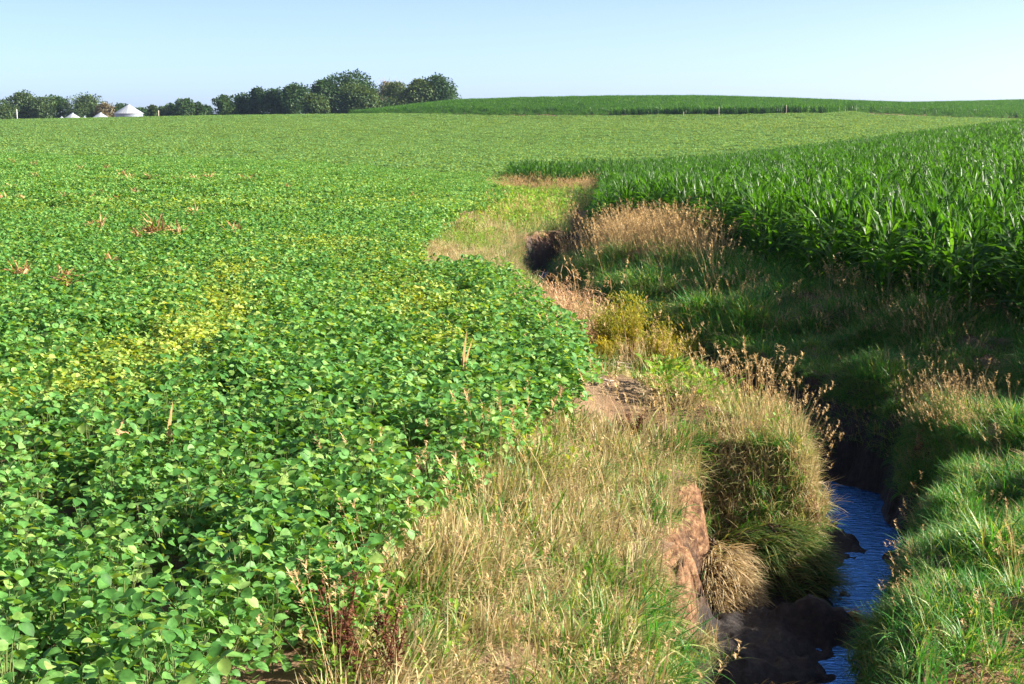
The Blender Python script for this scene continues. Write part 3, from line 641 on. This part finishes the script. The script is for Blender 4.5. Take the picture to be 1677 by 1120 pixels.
spec = {'green': (V_green, 'lush_grass', 'lush dark green grass on the right bank of the ditch'), 'mix': (V_mix, 'bank_grass', 'yellow green grass on the left bank of the ditch'),
        'dry': (V_dry, 'dry_grass', 'straw coloured dead grass matted over the left bank'), 'hangg': (V_hangg, 'hanging_green_grass', 'long green grass hanging down the sides of the ditch'),
        'hangd': (V_hangd, 'hanging_dry_grass', 'long straw coloured grass hanging down the left side of the ditch'), 'pan': (V_pan, 'seed_grass', 'upright grass with tan feathery seed heads along the ditch banks'),
        'pan2': (V_pan2, 'drooping_seed_grass', 'grass with drooping brown seed heads on the shaded right bank'), 'weed': (V_weed, 'leafy_weeds', 'low yellow green leafy weeds beside the ditch')}
for t_, L_ in lists.items():
    if not L_: continue
    P, rz, s, tt = (np.concatenate([q[i] for q in L_]) for i in range(4))
    scatter(spec[t_][1], P, rz, s, tt, spec[t_][0], spec[t_][2], 'grass' if t_ != 'weed' else 'weeds')

# ------------------------------------------------------------------ sod clumps fallen into the ditch
def sod(cx, cy, rx, ry, h, flow, label, mat, n=2600, L=(.14, .36), z0=-1.98, comb=1.0):
    o = empty('sod_clump', (cx, cy, z0)); tag(o, label, 'sod clump')
    g = G(); nu, nv = 56, 26
    def surf(t, e):
        s_ = 1 + .38 * fbm(np.cos(t) * 1.6 + cx * 3, np.sin(t) * 1.6 + e * .9 + cy) + .12 * fbm(np.cos(t) * 5 + cx, np.sin(t) * 5 + e * 4)
        ce = np.cos(e) ** .75
        return np.stack([rx * ce * np.cos(t) * s_, ry * ce * np.sin(t) * s_, h * np.sin(e) * (1 + .22 * fbm(np.cos(t) * 2 + 3 * cx, np.sin(t) * 2 + e * 2))], -1)
    T_, E_ = np.meshgrid(np.arange(nu) / nu * 2 * math.pi, np.linspace(-.15, math.pi / 2, nv + 1)); V = surf(T_, E_)
    i = np.arange((nv + 1) * nu).reshape(nv + 1, nu); jn = np.roll(i, -1, 1)
    g.add(V.reshape(-1, 3), q=np.stack([i[:-1], jn[:-1], jn[1:], i[1:]], -1).reshape(-1, 4))
    link('soil_block', g.mesh('soil_block', M['soilblock']), o)
    g = G(); t = U(0, 6.28, n); e = np.arcsin(U(.12, 1, n) ** .8); p = surf(t, e)
    ph = np.arctan2(np.sin(t) * np.cos(e) * .9 + math.sin(flow) * comb, np.cos(t) * np.cos(e) * .9 + math.cos(flow) * comb) + U(-.5, .5, n)
    strips(g, p, ph, U(.7, 1.7, n), U(.3, 1.4, n), U(*L, n), U(.008, .018, n), roll=U(-.8, .8, n), nseg=6)
    link('grass_cover', g.mesh('grass_cover', mat), o)
sod(2.12, 14.5, .46, .5, .74, -1.2, 'straw tan clump of slumped sod with long combed grass below the left bank', M['dry'], 3000)
sod(2.80, 15.1, .66, .5, .78, -.6, 'large green and tan slumped sod mound beside the blue stream', M['sodmix'], 4200, (.18, .42))
sod(2.3, 11.9, .6, .3, .26, -1.4, 'low dark brown clump of matted roots at the bottom edge of the ditch', M['seed'], 1300, (.12, .3))
sod(3.32, 13.85, .28, .16, .24, -.5, 'small brown tangle of roots damming the stream', M['seed'], 700, (.1, .25))

# ------------------------------------------------------------------ single plants and things
def gold_plant(name, u, v, h, label, mat, w=.40, n=3400, dead=False):
    x, y, z = on(u, v); o = empty(name, (x, y, z), U(0, 6.28)); tag(o, label, 'weed plant', 'yellow weeds on the left bank')
    st = G(); g = G()
    for k in range(14):
        a = U(0, 6.28); e = U(.1, .5); l = h * U(.65, 1); tip = np.array([math.cos(a) * math.sin(e), math.sin(a) * math.sin(e), math.cos(e)]) * l
        tube(st, [(0, 0, -.03), tip * .5 + np.array([0, 0, .04]), tip], [.006, .004, .002], 4)
        m_ = n // 14; s = U(.25, 1.05, m_) ** .8; P = tip[None] * s[:, None] + rng.normal(0, w * .22, (m_, 3)) * (.35 + s[:, None] * .5)
        P[:, 2] = np.maximum(P[:, 2], .03)
        strips(g, P, U(0, 6.28, m_), U(.2, 1.4, m_), U(0, .8, m_), U(.03, .08, m_), U(.010, .018, m_), nseg=2, prof='oval')
    link('stems', st.mesh('stems', M['deadstalk']), o); link('foliage', g.mesh('foliage', mat), o)
for u, v, h, lb in ((1000, 590, .8, 'low yellow leafed weed at the left end of the bank bushes'), (1035, 585, .9, 'yellow weed bush above the bare dirt patch'),
                    (1068, 592, 1.15, 'tallest yellow green weed bush rising over the dark ditch'), (1105, 598, .9, 'golden weed bush leaning at the ditch lip'),
                    (1128, 612, .6, 'small golden weed at the right end of the bank bushes'), (985, 600, .30, 'small yellow weed at the edge of the bare dirt'),
                    (1085, 612, .6, 'yellow green weed in front of the tallest bank bush')):
    gold_plant('weed_bush', u, v, h, lb, M['gold'])
# rust red dock
def dock(u, v, h, label, n=5):
    x, y, z = on(u, v); o = empty('dock_plant', (x, y, z)); tag(o, label, 'dock plant', 'rust red dock plants'); st = G(); sp_ = []
    for k in range(n):
        g = G(); a = U(0, 6.28); b = np.array([U(-.09, .09), U(-.09, .09), 0]); tip = b + np.array([math.cos(a) * .12, math.sin(a) * .12, h * U(.6, 1)])
        tube(st, [b, (b + tip) / 2, tip], [.006, .005, .003], 5); m_ = 130; s = U(.3, 1, m_)
        P = b + (tip - b) * s[:, None] + rng.normal(0, .022, (m_, 3))
        strips(g, P, U(0, 6.28, m_), U(.3, 1.6, m_), .3, U(.018, .04, m_), U(.012, .022, m_), nseg=2, prof='oval'); sp_.append(g)
    link('stems', st.mesh('stems', M['dock']), o); [link('seed_spike', q.mesh('seed_spike', M['dock']), o) for q in sp_]
dock(565, 1100, .62, 'tall rust red dock seed stalk by the foreground bean plants'); dock(612, 1128, .5, 'rust red dock plant right of the tallest red stalk', 6)
dock(1040, 725, .35, 'small dark red dock plant in the dead grass below the bare dirt', 4); dock(715, 790, .25, 'tiny reddish dock at the edge of the bean field', 3)
dock(830, 348, .5, 'dark red dock above the bare soil patch in the distance', 4)
dock(1215, 650, .35, 'reddish brown weed on the lip of the ditch promontory', 5)
# dead corn in the beans
def dead_corn(u, v, size, n, label, green=0, up=False, name='dead_corn_clump', hh=.5):
    x, y, z = on(u, v, .45); o = empty(name, (x, y, z + hh), -.7 if up else U(0, 6.28)); g = G(); P = rng.normal(0, size * .16, (n, 3)); P[:, 2] = U(0, .1, n)
    tag(o, label, 'dead corn', 'dead volunteer corn in the bean field')
    if up: strips(g, P * .3, U(-.4, .4, n), U(.0, .15, n), U(-.1, .3, n), size * U(.8, 1, n), .075, nseg=5, fold=.2, prof='corn', roll=U(-.3, .3, n))
    else: strips(g, P, U(0, 6.28, n), U(.1, 1.0, n), U(.1, 1.3, n), size * U(.5, 1, n), U(.05, .08, n), nseg=5, fold=.4, prof='corn', wave=.2, roll=U(-.7, .7, n))
    link('dry_leaves', g.mesh('dry_leaves', M['corn_dry']), o)
    st = G(); tube(st, [(0, 0, -.6), (0, 0, -.2), (.02, 0, .12)], [.014, .012, .006], 6); link('stalk', st.mesh('stalk', M['deadstalk']), o)
    if green:
        g = G(); strips(g, rng.normal(0, .05, (green, 3)), U(0, 6.28, green), U(.1, .6, green), U(.3, .9, green), size * U(.6, 1, green), .06, nseg=5, fold=.3, prof='corn')
        link('green_leaves', g.mesh('green_leaves', M['corn']), o)
dead_corn(257, 392, .72, 36, 'big dark clump of dead corn with green blades standing above the beans', 9)
dead_corn(108, 475, .42, 26, 'bright orange tan dead corn clump at the left of the yellowed beans')
dead_corn(28, 462, .42, 16, 'sprawling tan dead corn clump near the left edge of the field')
dead_corn(180, 442, .35, 12, 'small russet dead corn clump right of the bright orange one', )
dead_corn(755, 622, .5, 2, 'lone dry corn stalk standing upright in the beans near the ditch', 0, True, 'dry_corn_leaf')
dead_corn(280, 742, .48, 1, 'single orange dry corn leaf sticking straight up in the foreground beans', 0, True, 'dry_corn_leaf', .52)
dead_corn(203, 738, .24, 3, 'curled dry corn leaf lying on foreground beans left of the upright leaf', 0, False, 'dry_corn_leaf')
far = [(150, 380), (166, 379), (292, 390), (320, 358), (226, 397), (25, 272), (55, 276), (172, 281), (130, 283), (203, 293), (215, 298), (245, 296), (292, 304), (320, 303), (18, 316), (60, 298), (108, 332), (162, 327),
       (193, 336), (220, 323), (5, 332), (150, 335), (405, 301), (345, 297), (567, 277), (662, 302), (675, 330), (472, 314), (385, 388), (42, 335)]
for u, v in far: dead_corn(u, v, .42 if v > 310 else .6, 10, 'small tan dead corn clump scattered among the distant soybeans', hh=.52)
# brush of dead stalks at the ditch lip
def brush(u, v, w, n, label):
    x, y, z = on(u, v); o = empty('dead_brush', (x, y, z)); tag(o, label, 'dead brush', 'dead brush at the ditch lip'); g = G(); st = G()
    for k in range(n):
        a = U(0, 6.28); p = rng.normal(0, w * .3, 3); p[2] = abs(p[2]) * .25; e = U(.4, 1.5); l = U(.2, .5); t_ = p + np.array([math.cos(a) * math.sin(e), math.sin(a) * math.sin(e), math.cos(e)]) * l
        tube(st, [p, (p + t_) / 2 + rng.normal(0, .03, 3), t_], [.006, .005, .003], 4)
    m_ = n * 22; P = rng.normal(0, w * .42, (m_, 3)); P[:, 2] = np.abs(P[:, 2]) * .9
    strips(g, P, U(0, 6.28, m_), U(.3, 1.5, m_), U(0, 1.4, m_), U(.06, .25, m_), U(.006, .02, m_), nseg=3, prof='oval')
    link('twigs', st.mesh('twigs', M['deadstalk']), o); link('dead_leaves', g.mesh('dead_leaves', M['dry2']), o)
M['dry2'] = foliage('dead_leaf_pinkish', [(.40, .20, .10), (.58, .36, .20), (.72, .50, .32)], rough=.8, spec=.1, trans=.3, tcol=1.1, tr_=(1.08, 1, .75))
brush(893, 508, .6, 46, 'reddish dead brush at the corner of the beans above the ditch'); brush(932, 532, .75, 70, 'largest pinkish heap of dead brush on the ditch lip')
brush(962, 568, .7, 60, 'pale straw brush heap between beans and yellow weeds')
def branch(u, v, label, s=.4):
    x, y, z = on(u, v); g = G(); P = []
    for k in range(6):
        a = U(0, 6.28); c = rng.normal(0, .12, 3) * s * 2; c[2] = .04
        tube(g, [c, c + np.array([math.cos(a) * .2, math.sin(a) * .2, .10]) * s * 2, c + np.array([math.cos(a + .9) * .42, math.sin(a + .9) * .35, .03]) * s * 2], [.013, .011, .006], 6)
    o = link('driftwood', g.mesh('driftwood', M['wood'])); o.location = (x, y, z); tag(o, label, 'driftwood')
M['wood'] = plain('bleached_wood', (.45, .36, .27), (.66, .56, .45), 12, .8, .2)
branch(995, 608, 'bleached twisted roots lying on the bare dirt patch', .42); branch(980, 632, 'grey stick lying flat on the dirt beside the beans', .2)
branch(752 + 290, 575, 'bare pale stalk among the yellow weeds', .2)

# ------------------------------------------------------------------ far farm: bins, trees, posts
M['tin'] = plain('galvanised_steel', (.20, .24, .30), (.28, .32, .38), 6, .5, .05, .3)
M['tinroof'] = plain('galvanised_roof', (.34, .37, .41), (.44, .47, .50), 6, .5, .05, .2)
def grain_bin(u, apexv, wpx, d, label, wallh=5.5):
    R = wpx / 2 / F * d; x = (u - U0) / F * d; zap = H - tanv(apexv) * d; rh = R * .62; ze = zap - rh - .25
    zg = float(Z(np.array([x]), np.array([d]))[0]); zb = min(zg, ze - 2)
    o = empty('grain_bin', (x, d, zb)); tag(o, label, 'grain bin', 'grain bins behind the ridge'); hgt = ze - zb
    n = 64; g = G(); m_ = int(hgt / .1); pts = np.linspace(0, hgt, m_); a = np.linspace(0, 6.2832, n, endpoint=False)
    rr = R + .02 * np.sin(pts * 31)
    V = np.stack([rr[:, None] * np.cos(a), rr[:, None] * np.sin(a), pts[:, None] + 0 * a], -1); i = np.arange(m_ * n).reshape(m_, n); j = np.roll(i, -1, 1)
    g.add(V.reshape(-1, 3), q=np.stack([i[:-1], j[:-1], j[1:], i[1:]], -1).reshape(-1, 4)); link('wall', g.mesh('wall', M['tin']), o)
    g = G(); V = []
    for s, rl in ((1.05, 0), (1.05, .04), (.10, rh)):
        for k in range(n): b = .05 if k % 2 else 0; V.append((R * s * math.cos(a[k]), R * s * math.sin(a[k]), hgt + rl + b * (s > .5)))
    i = np.arange(3 * n).reshape(3, n); j = np.roll(i, -1, 1); g.add(V, q=np.stack([i[:-1], j[:-1], j[1:], i[1:]], -1).reshape(-1, 4))
    r = link('roof', g.mesh('roof', M['tinroof'], False), o)
    g = G(); tube(g, [(0, 0, hgt + rh - .05), (0, 0, hgt + rh + .22), (0, 0, hgt + rh + .25)], [R * .11, R * .11, .01], 20); link('cap', g.mesh('cap', M['tin']), r)
    g = G()
    for s in (-.2, .2): tube(g, [(s, -R - .12, .3), (s, -R - .12, hgt), (s, -R * .98, hgt + .3), (s * .5, -R * .3, hgt + rh * .8)], .03, 4)
    for k in range(int(hgt / .35)): tube(g, [(-.2, -R - .12, .5 + k * .35), (.2, -R - .12, .5 + k * .35)], .02, 4)
    link('ladder', g.mesh('ladder', M['tin']), o)
grain_bin(110, 190.2, 17, 478, 'leftmost small grain bin half hidden by the ridge'); grain_bin(128, 184.5, 32, 466, 'white roofed grain bin between two smaller ones')
grain_bin(147, 189.8, 19, 480, 'small grain bin just right of the twin roofs'); grain_bin(173, 183.8, 34, 466, 'grain bin standing alone left of the largest bin')
grain_bin(219, 170.5, 45, 460, 'largest grain bin with blue shaded wall and ribbed conical roof')

def tree_mesh(W, Hh, mat, n, leaf=.42, open_=0):
    g = G(); tr = G(); nb = 22
    cs = []
    for k in range(nb):
        a = U(0, 6.28); hz = U(.08, .80); lim = math.sin(min(1, hz * .95 + .15) * math.pi) ** .55
        r = W / 2 * lim * U(.35, .85); cs.append((math.cos(a) * r, math.sin(a) * r, Hh * hz, W * U(.17, .28)))
    cs.append((0, 0, Hh * .80, W * .16)); cs.append((0, 0, Hh * .5, W * .3))
    for cx, cy, cz, r in cs:
        m_ = int(n / len(cs)); dv = rng.normal(0, 1, (m_, 3)); dv /= np.linalg.norm(dv, axis=1)[:, None]; q = r * U(.55, 1.12, m_) ** 1.0
        P = np.array([cx, cy, cz]) + dv * q[:, None] * np.array([1, 1, .8]); P[:, 2] = np.maximum(P[:, 2], .3)
        strips(g, P, np.arctan2(dv[:, 1], dv[:, 0]) + U(-.6, .6, m_), np.arccos(np.clip(dv[:, 2], -1, 1)) + U(-.3, 1.2, m_), U(0, .6, m_), leaf * U(.6, 1.4, m_), leaf * .9, roll=U(-.9, .9, m_), nseg=2, prof='oval')
    tube(tr, [(0, 0, -1), (.1, 0, Hh * .25), (0, .1, Hh * .6), (0, 0, Hh * .85)], [W * .035 + .1, W * .03 + .05, .12, .04], 8)
    for cx, cy, cz, r in cs[:12]:
        tube(tr, [(0, 0, cz * .45), (cx * .5, cy * .5, cz * .75), (cx, cy, cz)], [.12, .08, .03], 5)
    return g.mesh('crown', mat), tr.mesh('trunk', M['bark'])
def tree(u, topv, wpx, d, kind, label, n=2200, name='tree', basev=None, bare=False):
    x = (u - U0) / F * d; zt = H - tanv(topv) * d; zg = float(Z(np.array([x]), np.array([d]))[0]) - .3
    W = wpx / F * d * 1.25; hh = zt - zg; o = empty(name, (x, d, zg), 0); tag(o, label, 'tree', 'trees on the skyline')
    c, t_ = tree_mesh(W, hh, M[kind], n, leaf=.45 if bare else .62)
    link('crown', c, o); link('trunk', t_, o)
    if bare:
        g = G()
        for k in range(22):
            a = U(0, 6.28); e = U(.1, .7); l = hh * U(.35, .55); b = np.array([0, 0, hh * U(.35, .6)]); tp = b + np.array([math.cos(a) * math.sin(e), math.sin(a) * math.sin(e), math.cos(e)]) * l
            tube(g, [b, (b + tp) / 2, tp], [.12, .08, .03], 4)
        link('bare_branches', g.mesh('bare_branches', M['palebark']), o)
M['palebark'] = plain('pale_bark', (.30, .25, .20), (.42, .36, .30), 3, .9, .2)
T = [(-20, 158, 50, 500, 'tree2', 'pale tree at the far left edge of the skyline'), (12, 164, 40, 492, 'tree2', 'low pale tree at the left edge left of the white pole'),
     (44, 147, 46, 505, 'tree2', 'tallest olive tree of the left group above the white pole'), (78, 156, 40, 498, 'tree2', 'olive tree with brownish lower crown left of the bins'),
     (103, 155, 36, 506, 'tree1', 'dark tree behind the two small grain bins'), (150, 154, 52, 500, 'tree2', 'broad light green tree behind the middle grain bins'),
     (181, 166, 30, 496, 'tree3', 'brownish tree between the middle bins and the largest bin'), (205, 166, 28, 500, 'tree1', 'dark tree just behind the largest grain bin'),
     (236, 178, 40, 505, 'tree1', 'low dark bush right of the largest grain bin'), (257, 169, 14, 490, 'tree2', 'slender pale tree right of the bins'),
     (272, 172, 20, 494, 'tree2', 'small round tree behind the wooden post'), (290, 168, 22, 498, 'tree1', 'low tree left of the tall open tree'),
     (309, 156, 26, 492, 'tree1', 'tall open crowned tree between the bins and the grove'), (331, 163, 18, 494, 'tree1', 'narrow tree right of the tall open tree'),
     (344, 169, 16, 498, 'tree1', 'last small tree before the gap in the skyline'), (375, 154, 34, 452, 'tree1', 'first dark tree at the left end of the grove'),
     (399, 152, 34, 456, 'tree1', 'round dark tree second from the left end of the grove'), (425, 139, 32, 454, 'tree1', 'pointed tree rising in the left part of the grove'),
     (450, 142, 40, 450, 'tree1', 'wide dark tree left of the grove centre'), (486, 137, 50, 448, 'tree1', 'deep shaded tree left of the small front tree'),
     (523, 154, 34, 432, 'tree2', 'small lighter tree standing in front of the grove'), (535, 128, 52, 456, 'tree1', 'tall tree behind the small front tree of the grove'),
     (577, 115, 82, 460, 'tree1', 'highest broad tree crowning the grove'), (592, 140, 56, 440, 'tree2', 'rounded green tree in front of the highest tree'),
     (634, 128, 36, 458, 'tree3', 'half dead tree with bare pale branches'), (628, 156, 30, 444, 'tree1', 'low dark tree under the half dead tree'),
     (657, 131, 42, 450, 'tree2', 'olive tree right of the half dead tree'), (686, 127, 46, 452, 'tree2', 'olive green tree left of the rightmost grove tree'),
     (716, 124, 58, 454, 'tree1', 'rightmost grove tree leaning over the corn hill')]
for (u, tv, wp, d, kd, lb) in T: tree(u, tv, wp, d, kd, lb, n=9000 if wp > 40 else 5000, bare='half dead' in lb)
def post(u, topv, d, hgt, r, mat, label, cat='post'):
    x = (u - U0) / F * d; zt = H - tanv(topv) * d; g = G(); tube(g, [(0, 0, 0), (0, 0, hgt * .5), (0, 0, hgt), (0, 0, hgt + .05)], [r, r * .95, r * .9, r * .3], 10)
    tube(g, [(-r * 2.5, 0, hgt - .3), (r * 2.5, 0, hgt - .3)], r * .35, 5)
    o = link('post', g.mesh('post', mat)); o.location = (x, d, zt - hgt); tag(o, label, cat)
M['white'] = plain('white_paint', (.75, .75, .74), (.82, .82, .80), 5, .6, 0)
post(38, 179, 440, 4.5, .11, M['white'], 'white pole standing on the ridge at the left edge'); post(267, 181, 440, 3.2, .14, M['wood'], 'weathered wooden post on the ridge between bins and grove')
post(1116, 183, 351, 1.9, .06, M['wood'], 'leftmost pale stake along the far corn edge'); post(1173, 175, 351, 2.6, .07, M['wood'], 'tall pale stake along the far corn edge')
post(1282, 172, 351, 2.0, .06, M['wood'], 'right stake along the far corn edge')
print('objects', len(sc.objects))

# ------------------------------------------------------------------ haze
m, t, out = nodes('haze_air'); pv = N_(t, 'ShaderNodeVolumePrincipled'); pv.inputs['Color'].default_value = (.55, .75, 1, 1)
pv.inputs['Density'].default_value = .00008; pv.inputs['Anisotropy'].default_value = .3; t.links.new(pv.outputs[0], out.inputs['Volume'])
g = G(); V = [(x, y, z) for x in (-1600, 1600) for y in (-1600, 1600) for z in (-4, 26)]
g.add(V, q=[(0, 1, 3, 2), (4, 6, 7, 5), (0, 4, 5, 1), (2, 3, 7, 6), (0, 2, 6, 4), (1, 5, 7, 3)])
hz = link('haze', g.mesh('haze', m, False)); tag(hz, 'thin pale blue summer haze over the fields', 'haze', kind='stuff')
